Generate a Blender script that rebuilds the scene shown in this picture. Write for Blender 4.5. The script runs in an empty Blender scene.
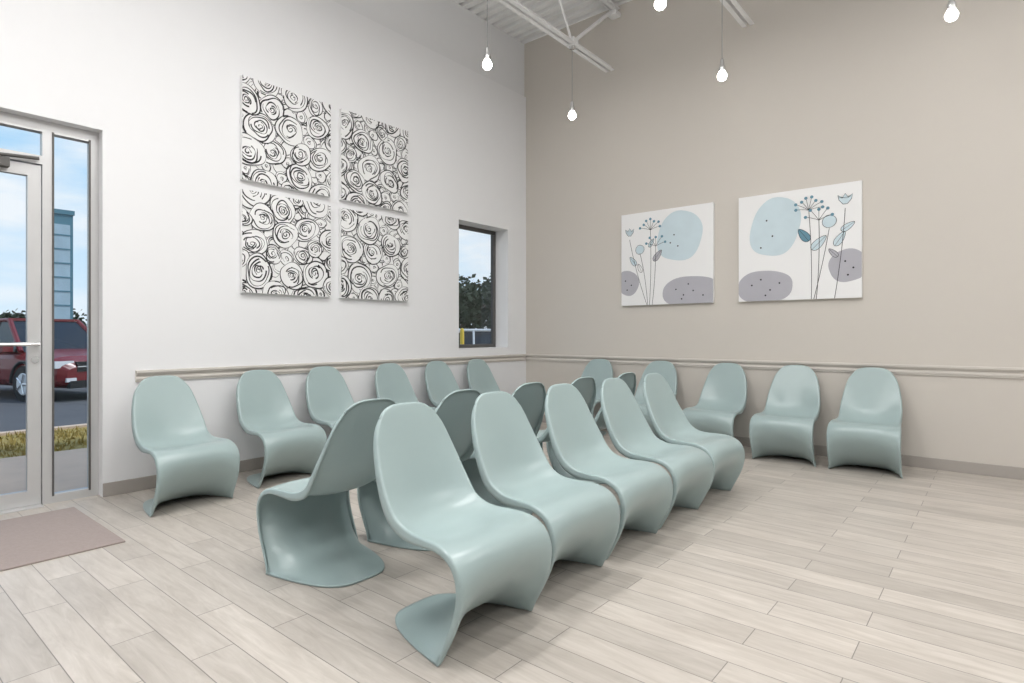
import bpy, math, random
from mathutils import Vector, Matrix
random.seed(7)
scene = bpy.context.scene
scene.view_settings.view_transform = 'Standard'
scene.view_settings.look = 'None'
scene.view_settings.exposure = 0.0

# ------------------------------------------------------------------ materials
def mat(name, col, rough=0.5, metal=0.0, spec=0.5, emit=None, estr=0.0, noise=0.0, nscale=8.0, bump=0.0, bscale=200.0):
    m = bpy.data.materials.new(name); m.use_nodes = True
    nt = m.node_tree; b = nt.nodes["Principled BSDF"]
    b.inputs["Base Color"].default_value = (*col, 1)
    b.inputs["Roughness"].default_value = rough
    b.inputs["Metallic"].default_value = metal
    b.inputs["Specular IOR Level"].default_value = spec
    if emit:
        b.inputs["Emission Color"].default_value = (*emit, 1)
        b.inputs["Emission Strength"].default_value = estr
    tc = nt.nodes.new("ShaderNodeTexCoord")
    if noise > 0:
        n = nt.nodes.new("ShaderNodeTexNoise"); n.inputs["Scale"].default_value = nscale
        n.inputs["Detail"].default_value = 4
        mx = nt.nodes.new("ShaderNodeMix"); mx.data_type = 'RGBA'
        mx.inputs[6].default_value = tuple(c*(1-noise) for c in col)+(1,)
        mx.inputs[7].default_value = tuple(min(1, c*(1+noise)) for c in col)+(1,)
        nt.links.new(tc.outputs["Object"], n.inputs["Vector"])
        nt.links.new(n.outputs["Fac"], mx.inputs[0])
        nt.links.new(mx.outputs[2], b.inputs["Base Color"])
    if bump > 0:
        n2 = nt.nodes.new("ShaderNodeTexNoise"); n2.inputs["Scale"].default_value = bscale
        bp = nt.nodes.new("ShaderNodeBump"); bp.inputs["Strength"].default_value = bump
        bp.inputs["Distance"].default_value = 0.002
        nt.links.new(tc.outputs["Object"], n2.inputs["Vector"])
        nt.links.new(n2.outputs["Fac"], bp.inputs["Height"])
        nt.links.new(bp.outputs["Normal"], b.inputs["Normal"])
    return m

def glass_mat(name, tint=(0.95,0.97,0.98), refl=1.0):
    m = bpy.data.materials.new(name); m.use_nodes = True
    nt = m.node_tree; nt.nodes.clear()
    o = nt.nodes.new("ShaderNodeOutputMaterial"); t = nt.nodes.new("ShaderNodeBsdfTransparent")
    t.inputs[0].default_value = (*tint, 1)
    g = nt.nodes.new("ShaderNodeBsdfGlossy"); g.inputs["Roughness"].default_value = 0.02
    f = nt.nodes.new("ShaderNodeFresnel"); f.inputs[0].default_value = 1.25
    mx = nt.nodes.new("ShaderNodeMixShader")
    nt.links.new(f.outputs[0], mx.inputs[0]); nt.links.new(t.outputs[0], mx.inputs[1])
    nt.links.new(g.outputs[0], mx.inputs[2]); nt.links.new(mx.outputs[0], o.inputs[0])
    return m

M_white = mat("wall_white_paint", (0.80,0.803,0.815), 0.7, bump=0.1, noise=0.01)
M_white_shade = mat("wall_upper_shaded", (0.76,0.765,0.775), 0.75, noise=0.01)  # greyer copy of the wall white, shade of the upper band put into the colour
M_tan = mat("wall_greige_paint", (0.60,0.562,0.512), 0.7, bump=0.1, noise=0.01)
M_ceil = mat("ceiling_white_metal", (0.86,0.86,0.86), 0.6)
M_steel = mat("painted_steel_white", (0.82,0.82,0.82), 0.5)
M_base = mat("baseboard_taupe", (0.38,0.35,0.32), 0.6)
M_rail = mat("rail_greige", (0.62,0.585,0.54), 0.5, noise=0.03)
M_chair = mat("chair_aqua_plastic", (0.335,0.425,0.425), 0.28, spec=0.5, noise=0.015, bump=0.04, bscale=600)
M_alu = mat("aluminium_frame", (0.60,0.60,0.60), 0.35, metal=0.4)
M_dark = mat("dark_bronze_frame", (0.10,0.095,0.09), 0.5)
M_chrome = mat("brushed_metal", (0.7,0.7,0.7), 0.25, metal=1.0)
M_black = mat("black_ink", (0.012,0.012,0.014), 0.6)
M_canvas = mat("canvas_white", (0.83,0.83,0.83), 0.8, bump=0.2, bscale=500)
M_blue = mat("print_blue", (0.57,0.68,0.73), 0.8, noise=0.08, nscale=6)
M_grey = mat("print_grey", (0.44,0.435,0.475), 0.8, noise=0.05, nscale=9)
M_teal = mat("print_teal_ink", (0.13,0.27,0.35), 0.8)
M_mat = mat("doormat_fabric", (0.335,0.28,0.26), 0.95, noise=0.12, nscale=60, bump=0.8, bscale=300)
M_cable = mat("cable_grey", (0.25,0.25,0.25), 0.5)
M_bulb = mat("bulb_glow", (1,1,1), 0.3, emit=(1,0.97,0.92), estr=30)
M_fillglow = mat("fill_light_lens", (1,1,1), 0.5, emit=(1,0.98,0.95), estr=2)  # glowing lens of the added fill lights
M_glass = glass_mat("window_glass")
M_asphalt = mat("asphalt", (0.10,0.10,0.105), 0.9, noise=0.25, nscale=3)
M_walk = mat("sidewalk_concrete", (0.66,0.50,0.38), 0.9, noise=0.1, nscale=5)
M_grass = mat("dry_grass", (0.36,0.27,0.08), 0.95, noise=0.5, nscale=14)
M_leaf = mat("tree_leaves", (0.028,0.045,0.018), 0.8, noise=0.4, nscale=2)
M_bark = mat("tree_bark", (0.10,0.07,0.05), 0.9, noise=0.2)
M_red = mat("car_paint_red", (0.18,0.014,0.016), 0.25, spec=0.6)
M_carw = mat("car_paint_white", (0.75,0.75,0.75), 0.25)
M_card = mat("car_paint_dark", (0.03,0.035,0.045), 0.25)
M_cglass = mat("car_glass", (0.02,0.025,0.03), 0.08)
M_tire = mat("tire_rubber", (0.02,0.02,0.02), 0.8)
M_lampc = mat("headlight_lens", (0.8,0.8,0.8), 0.15)
M_sign = mat("sign_teal", (0.10,0.22,0.27), 0.5)
M_signw = mat("sign_panel", (0.40,0.52,0.58), 0.5, noise=0.2, nscale=1.5)
M_yel = mat("yellow_paint", (0.75,0.5,0.03), 0.5)

def floor_material():
    m = bpy.data.materials.new("floor_wood_look_tile"); m.use_nodes = True
    nt = m.node_tree; N = nt.nodes; L = nt.links; b = N["Principled BSDF"]
    tc = N.new("ShaderNodeTexCoord")
    br = N.new("ShaderNodeTexBrick"); br.offset = 0.37; br.offset_frequency = 2
    br.inputs["Scale"].default_value = 1; br.inputs["Brick Width"].default_value = 0.93
    br.inputs["Row Height"].default_value = 0.157; br.inputs["Mortar Size"].default_value = 0.0020
    br.inputs["Mortar Smooth"].default_value = 0.1
    br.inputs["Color1"].default_value = (0,0,0,1); br.inputs["Color2"].default_value = (1,1,1,1)
    br.inputs["Mortar"].default_value = (0.5,0.5,0.5,1)
    L.new(tc.outputs["Object"], br.inputs["Vector"])
    mp = N.new("ShaderNodeMapping"); mp.inputs["Scale"].default_value = (1.8, 13, 1)
    L.new(tc.outputs["Object"], mp.inputs["Vector"])
    add = N.new("ShaderNodeVectorMath"); add.operation = 'ADD'
    sc = N.new("ShaderNodeVectorMath"); sc.operation = 'SCALE'; sc.inputs["Scale"].default_value = 37
    L.new(br.outputs["Color"], sc.inputs[0]); L.new(mp.outputs[0], add.inputs[0]); L.new(sc.outputs[0], add.inputs[1])
    n1 = N.new("ShaderNodeTexNoise"); n1.inputs["Scale"].default_value = 1.6; n1.inputs["Detail"].default_value = 9
    n1.inputs["Roughness"].default_value = 0.66; n1.inputs["Distortion"].default_value = 0.8
    L.new(add.outputs[0], n1.inputs["Vector"])
    cr = N.new("ShaderNodeValToRGB")
    cr.color_ramp.elements[0].position = 0.26; cr.color_ramp.elements[0].color = (0.40,0.36,0.318,1)
    cr.color_ramp.elements[1].position = 0.68; cr.color_ramp.elements[1].color = (0.55,0.508,0.462,1)
    L.new(n1.outputs["Fac"], cr.inputs[0])
    n2 = N.new("ShaderNodeTexNoise"); n2.inputs["Scale"].default_value = 2.2; n2.inputs["Detail"].default_value = 3
    L.new(tc.outputs["Object"], n2.inputs["Vector"])
    tone = N.new("ShaderNodeMapRange"); tone.inputs["To Min"].default_value = 0.89; tone.inputs["To Max"].default_value = 1.08
    L.new(br.outputs["Color"], tone.inputs["Value"])
    tone2 = N.new("ShaderNodeMapRange"); tone2.inputs["To Min"].default_value = 0.88; tone2.inputs["To Max"].default_value = 1.12
    L.new(n2.outputs["Fac"], tone2.inputs["Value"])
    mul = N.new("ShaderNodeMath"); mul.operation = 'MULTIPLY'
    L.new(tone.outputs[0], mul.inputs[0]); L.new(tone2.outputs[0], mul.inputs[1])
    vm = N.new("ShaderNodeVectorMath"); vm.operation = 'SCALE'
    L.new(cr.outputs[0], vm.inputs[0]); L.new(mul.outputs[0], vm.inputs["Scale"])
    mx = N.new("ShaderNodeMix"); mx.data_type = 'RGBA'
    mx.inputs[7].default_value = (0.22,0.20,0.18,1)
    L.new(br.outputs["Fac"], mx.inputs[0]); L.new(vm.outputs[0], mx.inputs[6])
    L.new(mx.outputs[2], b.inputs["Base Color"])
    b.inputs["Roughness"].default_value = 0.40; b.inputs["Specular IOR Level"].default_value = 0.35
    bp = N.new("ShaderNodeBump"); bp.inputs["Strength"].default_value = 0.3; bp.inputs["Distance"].default_value = 0.002
    inv = N.new("ShaderNodeMath"); inv.operation = 'SUBTRACT'; inv.inputs[0].default_value = 1
    L.new(br.outputs["Fac"], inv.inputs[1]); L.new(inv.outputs[0], bp.inputs["Height"]); L.new(bp.outputs[0], b.inputs["Normal"])
    return m
M_floor = floor_material()

# ------------------------------------------------------------------ mesh builder
class MB:
    def __init__(s): s.v=[]; s.f=[]; s.m=[]
    def box(s,x0,x1,y0,y1,z0,z1,mi=0):
        b=len(s.v)
        s.v += [(x0,y0,z0),(x1,y0,z0),(x1,y1,z0),(x0,y1,z0),(x0,y0,z1),(x1,y0,z1),(x1,y1,z1),(x0,y1,z1)]
        for q in [(0,3,2,1),(4,5,6,7),(0,1,5,4),(1,2,6,5),(2,3,7,6),(3,0,4,7)]:
            s.f.append(tuple(b+i for i in q)); s.m.append(mi)
    def poly(s,pts,mi=0):
        b=len(s.v); s.v += [tuple(p) for p in pts]; s.f.append(tuple(range(b,b+len(pts)))); s.m.append(mi)
    def grid(s,rows,mi=0,closed=False,flip=False):
        b=len(s.v); n=len(rows[0])
        for r in rows: s.v += [tuple(p) for p in r]
        for i in range(len(rows)-1):
            for j in range(n if closed else n-1):
                k=(j+1)%n
                q=(b+i*n+j,b+i*n+k,b+(i+1)*n+k,b+(i+1)*n+j)
                if flip: q=q[::-1]
                s.f.append(q); s.m.append(mi)
    def tube(s,p0,p1,r0,r1=None,n=10,mi=0,cap=True):
        r1 = r0 if r1 is None else r1
        p0=Vector(p0); p1=Vector(p1); d=(p1-p0).normalized()
        a=Vector((0,0,1)) if abs(d.z)<0.9 else Vector((1,0,0))
        u=d.cross(a).normalized(); w=d.cross(u)
        rows=[[p+ (u*math.cos(2*math.pi*i/n)+w*math.sin(2*math.pi*i/n))*r for i in range(n)] for p,r in((p0,r0),(p1,r1))]
        s.grid(rows,mi,closed=True)
        if cap: s.poly(rows[0][::-1],mi); s.poly(rows[1],mi)
    def lathe(s,c,prof,n=20,mi=0):
        rows=[[(c[0]+r*math.cos(2*math.pi*i/n),c[1]+r*math.sin(2*math.pi*i/n),c[2]+z) for i in range(n)] for r,z in prof]
        s.grid(rows,mi,closed=True)
    def build(s,name,mats,smooth=False,parent=None,loc=None,rotz=0):
        me=bpy.data.meshes.new(name); me.from_pydata(s.v,[],s.f); me.update()
        for m in mats: me.materials.append(m)
        for p,i in zip(me.polygons,s.m): p.material_index=i; p.use_smooth=smooth
        o=bpy.data.objects.new(name,me); scene.collection.objects.link(o)
        if loc: o.location=loc
        o.rotation_euler=(0,0,rotz)
        if parent: o.parent=parent
        return o

def bevel(o,w=0.004,seg=2):
    m=o.modifiers.new("bevel",'BEVEL'); m.width=w; m.segments=seg; m.limit_method='ANGLE'

RX, RY, H = 9.6, -11.0, 5.25       # room extents
# ------------------------------------------------------------------ shell
b=MB(); b.box(-0.3,RX+0.2,RY-0.2,0.2,-0.1,0); b.build("floor",[M_floor])
b=MB(); rows=[]
prof=[]; y=0.2
while y>RY-0.2:
    prof += [(y,H),(y-0.07,H),(y-0.085,H+0.04),(y-0.135,H+0.04)]; y-=0.15
rows=[[(-0.45,p[0],p[1]) for p in prof],[(RX+0.2,p[0],p[1]) for p in prof]]
b.grid(rows,0); b.box(-0.45,RX+0.2,RY-0.2,0.2,H+0.06,H+0.15)
b.build("ceiling",[M_ceil])
WY0,WY1,WZ0,WZ1=-1.32,-0.39,1.02,2.60
DY0,DY1,DZ1=-8.1,-5.012,2.70
ZS=4.5
b=MB()
b.box(-0.3,0,RY,DY0,0,ZS); b.box(-0.3,0,DY0,DY1,DZ1,ZS); b.box(-0.3,0,DY1,WY0,0,ZS)
b.box(-0.3,0,WY0,WY1,0,WZ0); b.box(-0.3,0,WY0,WY1,WZ1,ZS); b.box(-0.3,0,WY1,0,0,ZS)
b.box(-0.3,-0.03,RY,0,ZS,H,1)
b.build("wall_left",[M_white,M_white_shade])
b=MB(); b.box(-0.3,RX,0,0.2,0,H+0.06); b.build("wall_back",[M_tan])
b=MB(); b.box(RX,RX+0.2,RY,0,0,H+0.06); b.build("wall_right",[M_white])
b=MB(); b.box(-0.3,RX,RY-0.2,RY,0,H+0.06); b.build("wall_front",[M_white])
b=MB(); b.box(0,0.014,DY1+0.0,0,0,0.10); o=b.build("baseboard_left",[M_base]); bevel(o)
b=MB(); b.box(0.014,RX,-0.014,0,0,0.10); o=b.build("baseboard_back",[M_base]); bevel(o)
profile=[(0.0,0.832),(0.012,0.832),(0.014,0.846),(0.020,0.850),(0.020,0.862),(0.012,0.868),(0.012,0.880),(0.022,0.886),(0.030,0.898),(0.034,0.904),(0.034,0.920),(0.0,0.922)]
b=MB(); b.grid([[(p[0],-4.80,p[1]) for p in profile],[(p[0],-0.034,p[1]) for p in profile]],0,closed=True)
b.poly([(p[0],-4.80,p[1]) for p in profile],0); b.build("trim_1",[M_rail])
b=MB(); b.grid([[(0.0,-p[0],p[1]) for p in profile],[(RX,-p[0],p[1]) for p in profile]],0,closed=True); b.build("trim_2",[M_rail])

# ------------------------------------------------------------------ window
def frame(b,x0,x1,y0,y1,z0,z1,w,mi=0):
    b.box(x0,x1,y0,y0+w,z0,z1,mi); b.box(x0,x1,y1-w,y1,z0,z1,mi)
    b.box(x0,x1,y0+w,y1-w,z0,z0+w,mi); b.box(x0,x1,y0+w,y1-w,z1-w,z1,mi)
b=MB(); frame(b,-0.27,-0.22,WY0+0.001,WY1-0.001,WZ0+0.001,WZ1-0.001,0.045,0)
b.box(-0.248,-0.242,WY0+0.046,WY1-0.046,WZ0+0.046,WZ1-0.046,1)
b.build("window_1",[M_dark,M_glass])

# ------------------------------------------------------------------ storefront
xf0,xf1=-0.16,-0.09
b=MB()
zt=2.62
b.box(xf0,xf1,-5.067,-5.013,0,DZ1-0.001)
b.box(xf0,xf1,-5.346,-5.288,0.0,DZ1-0.001)
b.box(xf0,xf1,-6.45,-6.39,0,DZ1-0.001)
b.box(xf0,xf1,-8.099,-8.04,0,DZ1-0.001)
for (a,c) in ((-8.04,-6.45),(-6.39,-5.346),(-5.288,-5.067)):
    b.box(xf0,xf1,a,c,zt,DZ1-0.001)
b.box(xf0,xf1,-6.39,-5.346,2.39,2.45)
b.box(xf0,xf1,-5.288,-5.067,0,0.06)
b.box(xf0,xf1,-8.04,-6.45,0,0.06)
b.box(-0.128,-0.122,-5.288,-5.067,0.06,zt,1)
b.box(-0.128,-0.122,-8.04,-6.45,0.06,zt,1)
b.box(-0.128,-0.122,-6.39,-5.346,2.45,zt,1)
b.box(-0.089,-0.084,-5.292,-5.280,0.05,zt+.01,2); b.box(-0.089,-0.084,-5.075,-5.062,0.05,zt+.01,2)
o=b.build("window_2",[M_alu,M_glass,M_dark])
b=MB()
d0,d1=-6.385,-5.351
b.box(-0.15,-0.10,d1-0.075,d1,0.01,2.38); b.box(-0.15,-0.10,d0,d0+0.075,0.01,2.38)
b.box(-0.15,-0.10,d0+0.075,d1-0.075,0.01,0.11); b.box(-0.15,-0.10,d0+0.075,d1-0.075,2.30,2.38)
b.box(-0.128,-0.122,d0+0.075,d1-0.075,0.11,2.30,1)
b.box(-0.10,-0.03,d0+0.3,d1-0.18,2.325,2.385,4)
b.tube((-0.05,d1-0.3,2.395),(-0.06,d1-0.02,2.42),0.012,mi=4)
b.tube((-0.04,d0+0.03,1.13),(-0.04,d1-0.02,1.13),0.014,mi=3)
b.tube((-0.10,d1-0.035,1.13),(-0.04,d1-0.035,1.13),0.014,mi=3)
b.tube((-0.10,d0+0.04,1.13),(-0.04,d0+0.04,1.13),0.014,mi=3)
b.tube((-0.10,d1-0.035,1.02),(-0.085,d1-0.035,1.02),0.022,mi=3)
b.build("door_1",[M_alu,M_glass,M_alu,M_chrome,M_dark])
b=MB(); b.box(-0.2,-0.02,-6.385,-5.351,0.0,0.008); b.build("trim_3",[M_alu])
b=MB(); b.box(0.17,1.20,-7.0,-5.225,0.0,0.010); o=b.build("doormat",[M_mat]); bevel(o,0.004)

# ------------------------------------------------------------------ chair
ST=[ # cf,cz, ef,ez, w, p, flange
(-.325,.882,-.308,.840,.146,3.6,.012),
(-.310,.838,-.288,.786,.180,3.3,.017),
(-.285,.765,-.258,.710,.203,2.9,.021),
(-.252,.670,-.216,.622,.220,2.6,.025),
(-.220,.575,-.170,.540,.230,2.4,.031),
(-.188,.495,-.125,.478,.231,2.3,.036),
(-.140,.435,-.075,.448,.231,2.3,.038),
(-.075,.405,-.025,.434,.234,2.4,.036),
(-.005,.398,.025,.430,.239,2.6,.032),
(.070,.405,.082,.430,.246,2.8,.027),
(.145,.420,.150,.428,.252,3.0,.023),
(.213,.426,.213,.412,.257,3.0,.021),
(.266,.405,.260,.378,.260,3.2,.021),
(.290,.355,.286,.322,.261,3.2,.021),
(.275,.285,.286,.252,.260,3.2,.021),
(.222,.205,.267,.180,.260,3.1,.021),
(.140,.126,.235,.112,.260,3.1,.019),
(.035,.062,.205,.056,.262,3.2,.014),
(-.080,.022,.186,.020,.266,3.4,.008),
(-.180,.008,.178,.009,.271,3.6,.003),
(-.258,.007,.174,.007,.276,3.8,.001)]
def cr4(a,b_,c,d,t):
    return tuple(0.5*((2*q)+(-p+r)*t+(2*p-5*q+4*r-s)*t*t+(-p+3*q-3*r+s)*t**3) for p,q,r,s in zip(a,b_,c,d))
def chair_mesh():
    R=[]; sub=4
    n=len(ST)
    for i in range(n-1):
        a=ST[max(i-1,0)];b_=ST[i];c=ST[i+1];d=ST[min(i+2,n-1)]
        for k in range(sub): R.append(cr4(a,b_,c,d,k/sub))
    R.append(ST[-1])
    ts=[math.sin(math.pi/2*(-1+2*j/30)) *0.45 + 0.55*(-1+2*j/30) for j in range(31)]
    def pt(r,t):
        cf,cz,ef,ez,w,p,fl=r; g=abs(t)**p
        return Vector((cf+(ef-cf)*g, w*t, cz+(ez-cz)*g))
    rr=0.006; rows=[]
    for i,r in enumerate(R):
        a=R[max(i-1,0)]; c=R[min(i+1,len(R)-1)]
        T=Vector((c[2]-a[2],0,c[3]-a[3])).normalized()
        nrm=Vector((-T.z,0,T.x)); fl=r[6]
        row=[pt(r,t) for t in ts]
        k=min(1,fl/0.02); q=rr*k
        exl=[];exr=[]
        for dy,dn in ((0.5*q,0.13*q),(0.87*q,0.5*q),(q,q),(q*1.2,q+max(0,fl-q)*0.5),(q*1.4,q+max(0,fl-q))):
            exr.append(row[-1]+Vector((0,dy,0))-nrm*dn); exl.append(row[0]-Vector((0,dy,0))-nrm*dn)
        rows.append(exl[::-1]+row+exr)
    T=Vector((R[2][0]-R[0][0],0,R[2][1]-R[0][1])).normalized(); nrm=Vector((-T.z,0,T.x))
    top=[]
    for dt,dn in ((0.5,0.13),(0.87,0.5),(1,1.0),(1.0,2.0)):
        top.append([p-T*rr*dt*(1 if 5<=j<len(rows[0])-5 else 0.3)-nrm*rr*dn*(1 if 5<=j<len(rows[0])-5 else 0.2) for j,p in enumerate(rows[0])])
    rows=top[::-1]+rows
    b=MB(); b.grid(rows,0)
    me=bpy.data.meshes.new("cantilever_chair"); me.from_pydata(b.v,[],b.f); me.materials.append(M_chair)
    me.update()
    for p in me.polygons: p.use_smooth=True
    return me
CH=chair_mesh()
def chair(x,y,ang):
    o=bpy.data.objects.new("cantilever_chair",CH); scene.collection.objects.link(o)
    o.location=(x,y,0); o.rotation_euler=(0,0,math.radians(ang))
    s=o.modifiers.new("thick",'SOLIDIFY'); s.thickness=0.009; s.offset=0; s.use_even_offset=False
    return o
for x,y,a in ((3.34,-4.67,0),(3.31,-4.05,-2),(3.30,-3.41,-2),(3.30,-2.78,-2),(3.30,-2.16,-3)): chair(x,y,a)
for y,a in ((-4.66,180),(-4.05,181),(-3.43,180),(-2.80,179),(-2.17,180)): chair(2.44,y,a)
for x,y,a in ((.61,-4.70,3),(.47,-3.90,2),(.43,-3.25,0),(.42,-2.46,0),(.42,-1.78,0),(.42,-1.11,0)): chair(x,y,a)
for x,y,a in ((1.25,-.42,-90),(2.07,-.42,-90),(2.83,-.42,-91),(3.52,-.42,-89),(4.175,-.42,-89)): chair(x,y,a)

# ------------------------------------------------------------------ artwork helpers
def canvas_base(b,fn,W,Hh,depth=0.036):
    P=[fn(0,0,0),fn(W,0,0),fn(W,Hh,0),fn(0,Hh,0)]; Q=[fn(0,0,-depth),fn(W,0,-depth),fn(W,Hh,-depth),fn(0,Hh,-depth)]
    b.poly(P,0); b.poly(Q[::-1],0)
    for i in range(4):
        j=(i+1)%4; b.poly([Q[i],Q[j],P[j],P[i]],0)
def ribbon(b,fn,pts,wf,layer,mi,W,Hh):
    rows=[]; n=len(pts)
    for i,(u,v) in enumerate(pts):
        a=pts[max(0,i-1)]; c=pts[min(n-1,i+1)]
        du,dv=c[0]-a[0],c[1]-a[1]; l=math.hypot(du,dv) or 1
        w=(wf(i/(n-1)) if callable(wf) else wf)/2
        nx,ny=-dv/l*w,du/l*w
        cl=lambda q,m: min(max(q,0.0005),m-0.0005)
        rows.append([fn(cl(u-nx,W),cl(v-ny,Hh),layer),fn(cl(u+nx,W),cl(v+ny,Hh),layer)])
    b.grid(rows,mi,flip=False)
def blob(b,fn,pts,layer,mi,W,Hh):
    cl=lambda q,m: min(max(q,0.0005),m-0.0005)
    cu=sum(p[0] for p in pts)/len(pts); cv=sum(p[1] for p in pts)/len(pts)
    base=len(b.v); b.v.append(tuple(fn(cl(cu,W),cl(cv,Hh),layer)))
    for p in pts: b.v.append(tuple(fn(cl(p[0],W),cl(p[1],Hh),layer)))
    n=len(pts)
    for i in range(n): b.f.append((base,base+1+i,base+1+(i+1)%n)); b.m.append(mi)

def rose_art(y0,y1,z0,z1,seed):
    rnd=random.Random(seed); W=y1-y0; Hh=z1-z0; b=MB()
    fn=lambda u,v,l:(0.04+l,y0+u,z0+v)
    canvas_base(b,fn,W,Hh)
    big=[]; tries=0
    while tries<5000:
        tries+=1
        r=rnd.uniform(.125,.16) if tries<900 else (rnd.uniform(.085,.12) if tries<3200 else rnd.uniform(.055,.08))
        u=rnd.uniform(-.03,W+.03); v=rnd.uniform(-.03,Hh+.03)
        if all(math.hypot(u-q[0],v-q[1])>0.80*(r+q[2]) for q in big): big.append((u,v,r))
    fill=[]
    for i in range(26):
        for j in range(26):
            u,v=W*(i+.5)/26+rnd.uniform(-.01,.01),Hh*(j+.5)/26+rnd.uniform(-.01,.01)
            if all(math.hypot(u-q[0],v-q[1])>q[2]*.95 for q in big) and all(math.hypot(u-q[0],v-q[1])>q[2]*.9 for q in fill):
                fill.append((u,v,rnd.uniform(.06,.085)))
    rnd.shuffle(big); big.sort(key=lambda q:0 if q[2]<.085 else 1)
    items=fill+big
    for li,(cu,cv,R) in enumerate(items):
        isfill=li<len(fill)
        L=0.0004+li*0.00012
        rot=rnd.uniform(0,3.14); ecc=rnd.uniform(.78,1.0)
        def shape(a2,a3,a5):
            p=[rnd.uniform(0,6.28) for _ in range(3)]
            def P(th,r,du=0,dv=0):
                rr=r*(1+a2*math.sin(2*th+p[0])+a3*math.sin(3*th+p[1])+a5*math.sin(5*th+p[2]))
                x=rr*math.cos(th)*ecc; y=rr*math.sin(th)
                return (cu+du+x*math.cos(rot)-y*math.sin(rot), cv+dv+x*math.sin(rot)+y*math.cos(rot))
            return P
        P=shape(.06,.05,.02)
        blob(b,fn,[P(2*math.pi*i/36,R*1.02) for i in range(36)],L,0,W,Hh)
        L+=0.00004
        w0=rnd.uniform(.0095,.0125) if R>.12 else (rnd.uniform(.008,.0105) if R>.08 else .0075)
        ph=rnd.uniform(0,6.28)
        w1=lambda a,k: (lambda t: w0*a*(.3+.85*abs(math.sin(t*k+ph))))
        s0=rnd.uniform(0,6.28)
        ribbon(b,fn,[P(s0+6.7*i/44,R*(1-.05*i/44)) for i in range(45)],w1(1.0,4.0),L,1,W,Hh)
        npet=4 if R>.12 else (3 if R>.08 else 1)
        off=Vector((rnd.uniform(-.10,.10)*R,rnd.uniform(-.10,.10)*R))
        for k in range(npet):
            Q=shape(rnd.uniform(.04,.10),rnd.uniform(.03,.09),.02)
            rad=R*(.82-.17*k); a0=rnd.uniform(0,6.28); span=rnd.uniform(3.2,6.0)
            curl=rnd.uniform(.05,.28)
            f=(k+1)/npet
            pts=[Q(a0+span*i/40,rad*(1-curl*(i/40)**2),off.x*f+rnd.uniform(-.0,.0),off.y*f) for i in range(41)]
            ribbon(b,fn,pts,w1(1.0,2.6+k),L,1,W,Hh)
        if not isfill:
            Q=shape(.10,.10,.03)
            turns=rnd.uniform(1.0,1.5); n=34; rs=R*(.24 if R>.12 else .32); pts=[]
            for i in range(n+1):
                t=i/n; pts.append(Q(s0+2*math.pi*turns*t,rs*(1-.8*t),off.x,off.y))
            ribbon(b,fn,pts,w1(.9,3.0),L,1,W,Hh)
    return b.build("rose_scribble_canvas",[M_canvas,M_black])
rose_art(-4.0,-3.13,2.54,3.44,11); rose_art(-3.01,-2.155,2.54,3.44,12)
rose_art(-4.0,-3.13,1.56,2.455,13); rose_art(-3.01,-2.155,1.56,2.455,14)

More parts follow.
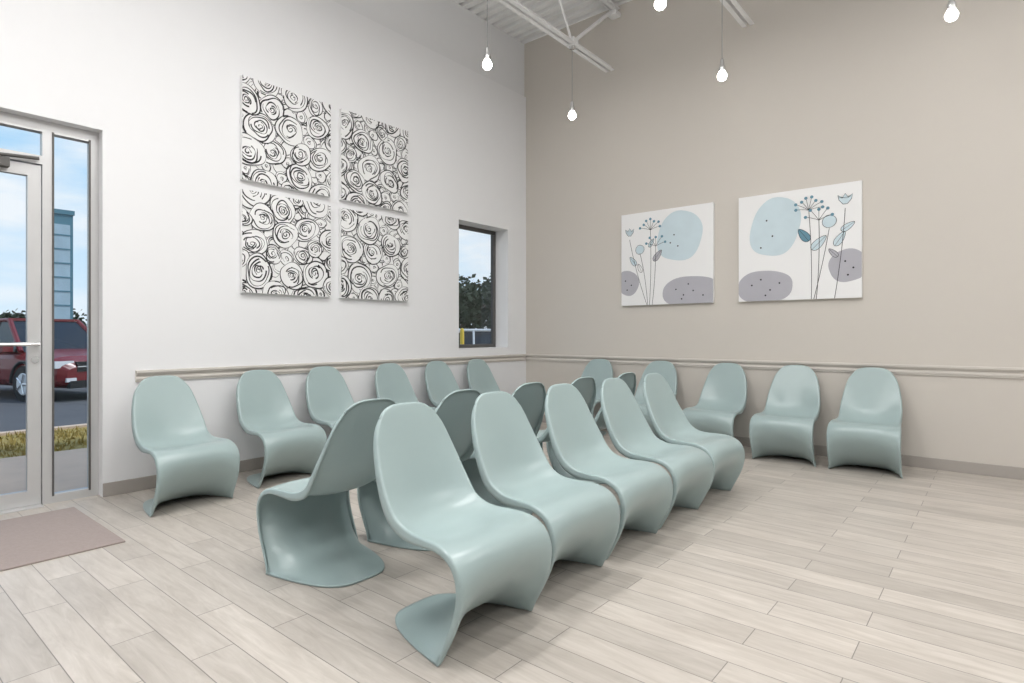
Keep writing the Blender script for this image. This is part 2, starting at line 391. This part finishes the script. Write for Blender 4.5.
def ell(cu,cv,a,b_,rot=0,k=2.3,n=40,wob=.03,ph=0):
    out=[]
    for i in range(n):
        t=2*math.pi*i/n; c,s=math.cos(t),math.sin(t)
        x=a*abs(c)**(2/k)*(1 if c>=0 else -1)*(1+wob*math.sin(2*t+ph)); y=b_*abs(s)**(2/k)*(1 if s>=0 else -1)*(1+wob*math.cos(3*t+ph))
        out.append((cu+x*math.cos(rot)-y*math.sin(rot),cv+x*math.sin(rot)+y*math.cos(rot)))
    return out
def bez(p0,p1,p2,n=20):
    return [((1-t)**2*p0[0]+2*t*(1-t)*p1[0]+t*t*p2[0],(1-t)**2*p0[1]+2*t*(1-t)*p1[1]+t*t*p2[1]) for t in [i/n for i in range(n+1)]]
def flower_art(x0,x1,z0,z1,kind):
    W=x1-x0; Hh=z1-z0; b=MB(); fn=lambda u,v,l:(x0+u,-0.04-l,z0+v)
    canvas_base(b,fn,W,Hh)
    B=lambda pts,l,mi: blob(b,fn,[(p[0]*W,p[1]*Hh) for p in pts],l,mi,W,Hh)
    Rb=lambda pts,w,l,mi: ribbon(b,fn,[(p[0]*W,p[1]*Hh) for p in pts],w,l,mi,W,Hh)
    def closed(pts,w,l,mi): Rb(pts+[pts[0],pts[1]],w,l,mi)
    def dots(cs,l):
        for c in cs: B(ell(c[0],c[1],.008,.008,k=2,n=10,wob=0),l,4)
    def umbel(base,top,n,sp,dotmi=3):
        for i in range(n):
            a=math.radians(90+sp*(i/(n-1)-.5)); L=.11*(1+.12*math.sin(i*2.3))
            e=(top[0]+L*math.cos(a),top[1]+L*math.sin(a))
            Rb(bez(top,((top[0]+e[0])/2,(top[1]+e[1])/2+.01),e,6),.004,.0030,4)
            B(ell(e[0],e[1],.014,.014,k=2,n=12,wob=0),.0034,dotmi)
        Rb(bez(base,((base[0]+top[0])/2+.02,(base[1]+top[1])/2),top),.005,.0030,4)
    def leaf(c,a,l,w,fill):
        pts=[]
        for i in range(24):
            t=2*math.pi*i/24; x=l*math.cos(t); y=w*math.sin(t)*(1-.35*math.cos(t))
            pts.append((c[0]+x*math.cos(a)-y*math.sin(a),c[1]+x*math.sin(a)+y*math.cos(a)))
        if fill is not None: B(pts,.0022,fill)
        closed(pts,.004,.0030,4)
        Rb([(c[0]-l*math.cos(a),c[1]-l*math.sin(a)),(c[0]+l*math.cos(a),c[1]+l*math.sin(a))],.003,.0031,4)
    def cup(c,r,fill):
        pts=[(c[0]-r,c[1]+r*.7),(c[0]-r*.85,c[1]-.1*r),(c[0]-r*.3,c[1]-.8*r),(c[0]+r*.3,c[1]-.8*r),(c[0]+r*.85,c[1]-.1*r),(c[0]+r,c[1]+r*.7),(c[0]+r*.45,c[1]+r*.15),(c[0],c[1]+r*.85),(c[0]-r*.45,c[1]+r*.15)]
        B(pts,.0022,fill); closed(pts,.004,.0030,4)
    if kind==1:
        B(ell(.655,.70,.225,.255,rot=-.25,k=2.6,ph=1),.0010,1)
        B(ell(.78,.12,.30,.155,k=2.5,ph=.5),.0011,2)
        B(ell(.07,.245,.135,.13,rot=-.5,k=2.5,ph=2),.0012,2)
        dots([(.62,.15),(.70,.09),(.80,.13),(.90,.08),(.75,.20),(.68,.05),(.05,.27),(.12,.22),(.07,.17),(.60,.72),(.64,.60),(.56,.64)],.0034)
        umbel((.33,.0),(.34,.80),7,150)
        umbel((.36,.0),(.40,.62),5,140)
        Rb(bez((.30,.0),(.16,.4),(.10,.72)),.005,.0030,4)
        cup((.10,.80),.05,1)
        Rb(bez((.31,.0),(.28,.35),(.22,.56)),.005,.0030,4)
        B(ell(.22,.60,.05,.05,k=2,n=16),.0022,1); closed(ell(.22,.60,.05,.05,k=2,n=16),.004,.003,4)
        leaf((.14,.48),2.2,.06,.026,1); leaf((.42,.52),.9,.07,.03,2); leaf((.22,.40),2.0,.05,.022,None); leaf((.35,.66),1.0,.05,.02,1)
    else:
        B(ell(.32,.68,.20,.27,rot=-.25,k=2.6,ph=1),.0010,1)
        B(ell(.23,.13,.235,.15,k=2.5,ph=.5),.0011,2)
        B(ell(.90,.28,.14,.14,rot=.3,k=2.5,ph=2),.0012,2)
        dots([(.12,.15),(.20,.20),(.28,.10),(.36,.16),(.24,.05),(.88,.32),(.94,.26),(.90,.20),(.25,.75),(.30,.60),(.20,.50)],.0034)
        umbel((.62,.0),(.60,.80),8,165)
        umbel((.66,.0),(.68,.70),5,140)
        Rb(bez((.80,.0),(.86,.4),(.88,.78)),.005,.0030,4); cup((.88,.86),.055,1)
        Rb(bez((.64,.0),(.72,.35),(.76,.62)),.005,.0030,4)
        B(ell(.76,.68,.055,.055,k=2,n=16),.0022,1); closed(ell(.76,.68,.055,.055,k=2,n=16),.004,.003,4)
        leaf((.56,.58),2.2,.07,.035,3); leaf((.68,.50),.8,.08,.035,1); leaf((.84,.52),1.0,.07,.03,1); leaf((.90,.62),.6,.06,.026,1); leaf((.79,.40),2.3,.05,.022,2)
    return b.build("floral_canvas_print",[M_canvas,M_blue,M_grey,M_teal,M_black])
flower_art(1.52,2.655,1.545,2.648,1); flower_art(2.93,4.072,1.545,2.65,2)

# ------------------------------------------------------------------ roof joists
def joist(x):
    b=MB(); ys,ye=-0.16,RY+0.16
    for s in (-1,1):
        b.box(x+s*0.016-(0.006 if s<0 else 0),x+s*0.016+(0.006 if s>0 else 0),ye,ys,4.40,4.45)
        b.box(min(x+s*.016,x+s*.060),max(x+s*.016,x+s*.060),ye,ys,4.394,4.400)
        b.box(min(x+s*.016,x+s*.060),max(x+s*.016,x+s*.060),RY+.01,-.01,5.20,5.206)
        b.box(x+s*0.016-(0.006 if s<0 else 0),x+s*0.016+(0.006 if s>0 else 0),RY+.01,-.01,5.15,5.20)
    b.box(x-.06,x+.06,-0.12,-0.002,5.10,5.15)
    y=-0.98
    b.tube((x,-0.10,5.16),(x,y,4.43),0.022)
    b.box(x-.05,x+.05,y-.05,y+.05,4.385,4.47)
    while y>RY+1.3:
        b.tube((x,y,4.43),(x,y-.5,5.17),0.014); b.tube((x,y-.5,5.17),(x,y-1.0,4.43),0.014); y-=1.0
    b.build("roof_joist",[M_steel])
for x in (1.43,3.07,4.75,6.4,8.05): joist(x)

# ------------------------------------------------------------------ pendants
def pendant(x,y,z=3.63,zt=4.394):
    b=MB()
    b.lathe((x,y,zt-0.03),[(0,0),(.035,0),(.035,.03),(0,.03)],16,0)
    b.tube((x,y,z+0.14),(x,y,zt-0.03),0.0035,n=6,mi=1)
    b.lathe((x,y,z),[(0,.15),(.012,.15),(.018,.135),(.020,.09),(.030,.075),(.031,.04),(.026,.035),(0,.035)],20,0)
    pr=[(0.024,.035),(.028,.028)]+[(.043*math.cos(a),-.010+.043*math.sin(a)) for a in [math.radians(50-14*i) for i in range(10)]]
    pr=pr+[(0.0005,-.053)]
    b.lathe((x,y,z),pr,20,2)
    return b.build("pendant_light",[M_chrome,M_cable,M_bulb],smooth=True)
for x,y in ((1.53,-2.49),(1.43,-.98),(3.07,-.91),(4.79,-.84),(3.16,-2.40),(4.79,-2.45),(6.4,-.9),(6.4,-2.45)): pendant(x,y)

# added fill lights, out of frame, shaped as linear ceiling fixtures to brighten the room
def linear(x,y,p,up):
    b=MB(); z=4.42
    b.box(x-.16,x+.16,y-.62,y+.62,z,z+.06,0); b.box(x-.14,x+.14,y-.60,y+.60,z-.004,z,1)
    for yy in (y-.5,y+.5): b.tube((x,yy,z+.06),(x,yy,H),0.004,n=6,mi=2)
    o=b.build("added_fill_light",[M_steel,M_fillglow,M_cable])
    for nm,e,zz,rx in (("fill_down",p,z-.01,0),("fill_up",up,z+.07,math.pi)):
        l=bpy.data.lights.new(nm,'AREA'); l.shape='RECTANGLE'; l.size=0.28; l.size_y=1.2; l.energy=e; l.color=(1,0.992,0.98)
        lo=bpy.data.objects.new(nm,l); scene.collection.objects.link(lo); lo.location=(x,y,zz); lo.rotation_euler=(rx,0,0); lo.parent=o
for x,y,p in ((2.35,-4.3,38),(1.4,-8.0,38),(2.3,-6.2,37),(3.95,-3.3,37),(3.95,-8.6,42),(5.6,-4.6,43),(7.2,-1.7,46),(7.2,-7.0,46)): linear(x,y,p,24)

# ------------------------------------------------------------------ exterior
GZ=-0.15
b=MB(); b.box(-150,-4.5,-110,130,GZ-.1,GZ); b.box(-4.5,-0.3,6,130,GZ-.1,GZ); b.build("parking_lot_ground",[M_asphalt])
b=MB(); b.box(-2.45,-0.3,-30,6,GZ-.1,-0.02); b.build("sidewalk_ground",[M_walk])
b=MB(); b.box(-4.35,-2.45,-30,6,GZ-.1,-0.05); b.box(-4.5,-4.35,-30,6,GZ-.1,-0.02,1)
rnd=random.Random(3)
for i in range(5000):
    x=rnd.uniform(-4.3,-2.5); y=rnd.uniform(-7.5,2); h=rnd.uniform(.03,.08); a=rnd.uniform(0,3.14); w=.012
    dx,dy=math.cos(a)*w,math.sin(a)*w
    b.poly([(x-dx,y-dy,-.05),(x+dx,y+dy,-.05),(x+rnd.uniform(-.03,.03),y+rnd.uniform(-.03,.03),-.05+h)],0)
b.build("grass_ground",[M_grass,M_walk])

def car(name,x,y,rz,paint,hz=1.0,suv=True):
    b=MB()
    S=[(-2.32,.70,.38,.80),(-2.26,.84,.30,.95),(-1.9,.92,.26,1.04),(-1.2,.94,.24,1.05),(0,.94,.24,1.04),(.75,.94,.24,1.04),(1.1,.93,.24,1.04),(1.6,.92,.24,1.0),(2.05,.88,.25,.92),(2.25,.80,.30,.82),(2.34,.66,.36,.70)]
    rows=[]
    for (sx,w,zb,zt_) in S:
        r=[]; n=24
        for i in range(n):
            t=2*math.pi*i/n; c,s=math.cos(t),math.sin(t); k=2/4.2
            r.append((sx,w*abs(c)**k*(1 if c>=0 else -1),((zb+zt_)/2+(zt_-zb)/2*abs(s)**k*(1 if s>=0 else -1))*hz))
        rows.append(r)
    b.grid(rows,0,closed=True,flip=True); b.poly(rows[0],0); b.poly(rows[-1][::-1],0)
    xr=-2.1 if suv else -1.6
    zt2=1.66*hz if suv else 1.42*hz
    base=[(xr,-.86,1.0*hz),(1.12,-.84,1.0*hz),(1.12,.84,1.0*hz),(xr,.86,1.0*hz)]
    tp=[(xr+.35,-.66,zt2),(.35,-.66,zt2),(.35,.66,zt2),(xr+.35,.66,zt2)]
    for i in range(4):
        j=(i+1)%4; b.poly([base[i],base[j],tp[j],tp[i]],1)
    b.poly(tp,0); b.box(xr+.33,.38,-.67,.67,zt2-.01,zt2+.045,0)
    for i in range(4): b.tube(base[i],tp[i],.05,mi=0,n=8)
    for s in (-1,1):
        for fx in (-.9,-.05): b.tube((fx,s*.865,1.0*hz),(fx+.02,s*.675,zt2),.035,mi=0,n=6)
        b.tube((xr+.35,s*.67,zt2),(.35,s*.67,zt2),.04,mi=0,n=8)
        b.box(.75,.95,s*.98-.09,s*.98+.09,1.0*hz,1.14*hz,0)
        for wx in (-1.42,1.42):
            b.tube((wx,s*.72,.35),(wx,s*.955,.35),.36,n=28,mi=2); b.tube((wx,s*.95,.35),(wx,s*.965,.35),.23,.21,n=20,mi=3)
            for q in range(5):
                a=q*2*math.pi/5; b.tube((wx,s*.97,.35),(wx+.2*math.cos(a),s*.97,.35+.2*math.sin(a)),.025,mi=4,n=6)
            arch=[(wx+.43*math.cos(math.pi*i/12),s*.955,.36+.43*math.sin(math.pi*i/12)) for i in range(13)]
            for i in range(12): b.tube(arch[i],arch[i+1],.03,mi=2,n=6,cap=False)
        b.box(2.02,2.27,min(s*.50,s*.84),max(s*.50,s*.84),.68*hz,.82*hz,3)
        b.box(2.20,2.36,min(s*.50,s*.68),max(s*.50,s*.68),.40*hz,.48*hz,3)
        b.box(-2.30,-2.1,min(s*.62,s*.86),max(s*.62,s*.86),.75*hz,.98*hz,0)
    b.box(2.20,2.355,-.48,.48,.60*hz,.80*hz,2); b.box(2.30,2.365,-.48,.48,.69*hz,.715*hz,4)
    b.box(2.25,2.37,-.62,.62,.27*hz,.42*hz,2); b.box(2.33,2.375,-.17,.17,.46*hz,.56*hz,3)
    return b.build(name,[paint,M_cglass,M_tire,M_lampc,M_chrome],loc=(x,y,GZ),rotz=rz)
car("suv_car",-11.5,-3.15,0.28,M_red,hz=0.99)
car("suv_car",-19.0,1.35,0.1,M_card)
car("sedan_car",-26.0,-1.6,0.0,M_carw,suv=False)
car("sedan_car",-7.6,6.95,math.radians(-140),M_carw,hz=1.03,suv=False)
car("sedan_car",-16,14.0,math.radians(-60),M_card,hz=0.95,suv=False)

# pylon sign
b=MB(); sx,sy=-44.1,4.45
b.box(sx-.5,sx+.5,sy-.68,sy+.68,GZ,9.3,0)
b.box(sx+.5,sx+.56,sy-.5,sy+.5,2.2,8.6,1)
for k in range(6): b.box(sx+.56,sx+.60,sy-.5,sy+.5,3.1+k*.95,3.18+k*.95,0)
b.box(sx-.6,sx+.6,sy-.75,sy+.75,9.3,9.6,0)
b.build("pylon_sign",[M_sign,M_signw])

def tree(x,y,h,R,seed,n=2600):
    rnd=random.Random(seed); b=MB()
    b.tube((x,y,GZ),(x+.1,y,h*.5),.18*R/2,.10*R/2,mi=1)
    cl=[]
    for i in range(9):
        a=rnd.uniform(0,6.28); d=rnd.uniform(.2,.75)*R; c=Vector((x+d*math.cos(a),y+d*math.sin(a),h*rnd.uniform(.42,.85))); cl.append((c,R*rnd.uniform(.4,.6)))
        b.tube((x+.1,y,h*.42),c,.06*R/2,.02,mi=1,n=6)
    for i in range(n):
        c,r=rnd.choice(cl); d=Vector((rnd.gauss(0,1),rnd.gauss(0,1),rnd.gauss(0,.8))).normalized()*r*rnd.uniform(.4,1)**.5
        p=c+d; p.z=max(p.z,GZ+.2); s=rnd.uniform(.10,.2)*(1 if R<4 else 2); u=Vector((rnd.gauss(0,1),rnd.gauss(0,1),rnd.gauss(0,1))).normalized(); v=u.orthogonal().normalized()
        b.poly([p-u*s,p-v*s*.6,p+u*s,p+v*s*.6],0)
    b.build("leafy_tree",[M_leaf,M_bark])
tree(-15.8,17.2,4.4,2.6,1); tree(-20.5,19.5,4.6,3.0,2); tree(-15,24,5.0,3.0,5)
tree(-24,15,4.2,2.4,9)
for i in range(9): tree(-90-rnd.uniform(0,8),-26+i*7,3.0,4.4,20+i,1400)
b=MB(); b.lathe((-6.64,5.45,GZ),[(0.06,0),(0.06,1.45),(.045,1.5),(.0005,1.52)],14,0); b.build("parking_bollard",[M_yel],smooth=True)

# ------------------------------------------------------------------ world / sun
w=bpy.data.worlds.new("sky"); scene.world=w; w.use_nodes=True; nt=w.node_tree; N=nt.nodes; L=nt.links
bg=N["Background"]; tc=N.new("ShaderNodeTexCoord"); sep=N.new("ShaderNodeSeparateXYZ"); L.new(tc.outputs["Generated"],sep.inputs[0])
cr=N.new("ShaderNodeValToRGB"); e=cr.color_ramp.elements
e[0].position=0.0; e[0].color=(0.72,0.85,0.95,1); e[1].position=0.7; e[1].color=(0.16,0.38,0.78,1)
m=e.new(0.28); m.color=(0.42,0.68,0.93,1)
L.new(sep.outputs["Z"],cr.inputs[0])
mp=N.new("ShaderNodeMapping"); mp.inputs["Scale"].default_value=(1,1,3.5); L.new(tc.outputs["Generated"],mp.inputs[0])
nz=N.new("ShaderNodeTexNoise"); nz.inputs["Scale"].default_value=4.5; nz.inputs["Detail"].default_value=7; L.new(mp.outputs[0],nz.inputs["Vector"])
c2=N.new("ShaderNodeValToRGB"); c2.color_ramp.elements[0].position=.42; c2.color_ramp.elements[1].position=.64; L.new(nz.outputs["Fac"],c2.inputs[0])
mx=N.new("ShaderNodeMix"); mx.data_type='RGBA'; mx.inputs[7].default_value=(0.88,0.91,0.95,1)
L.new(c2.outputs[0],mx.inputs[0]); L.new(cr.outputs[0],mx.inputs[6]); L.new(mx.outputs[2],bg.inputs[0]); bg.inputs[1].default_value=1.1
sl=bpy.data.lights.new("sun",'SUN'); sl.energy=2.0; sl.angle=0.05; so=bpy.data.objects.new("sun",sl); scene.collection.objects.link(so)
so.rotation_euler=Vector((-0.45,-0.45,-0.85)).to_track_quat('-Z','Y').to_euler(); so.location=(5,5,20)

# ------------------------------------------------------------------ camera
cam=bpy.data.cameras.new("camera"); co=bpy.data.objects.new("camera",cam); scene.collection.objects.link(co); scene.camera=co
cam.sensor_width=36; cam.lens=585/1024*36; cam.shift_y=-7.5/1024
co.location=(5.07,-6.39,1.2)
co.rotation_euler=Vector((-0.640,0.768,0)).to_track_quat('-Z','Y').to_euler()
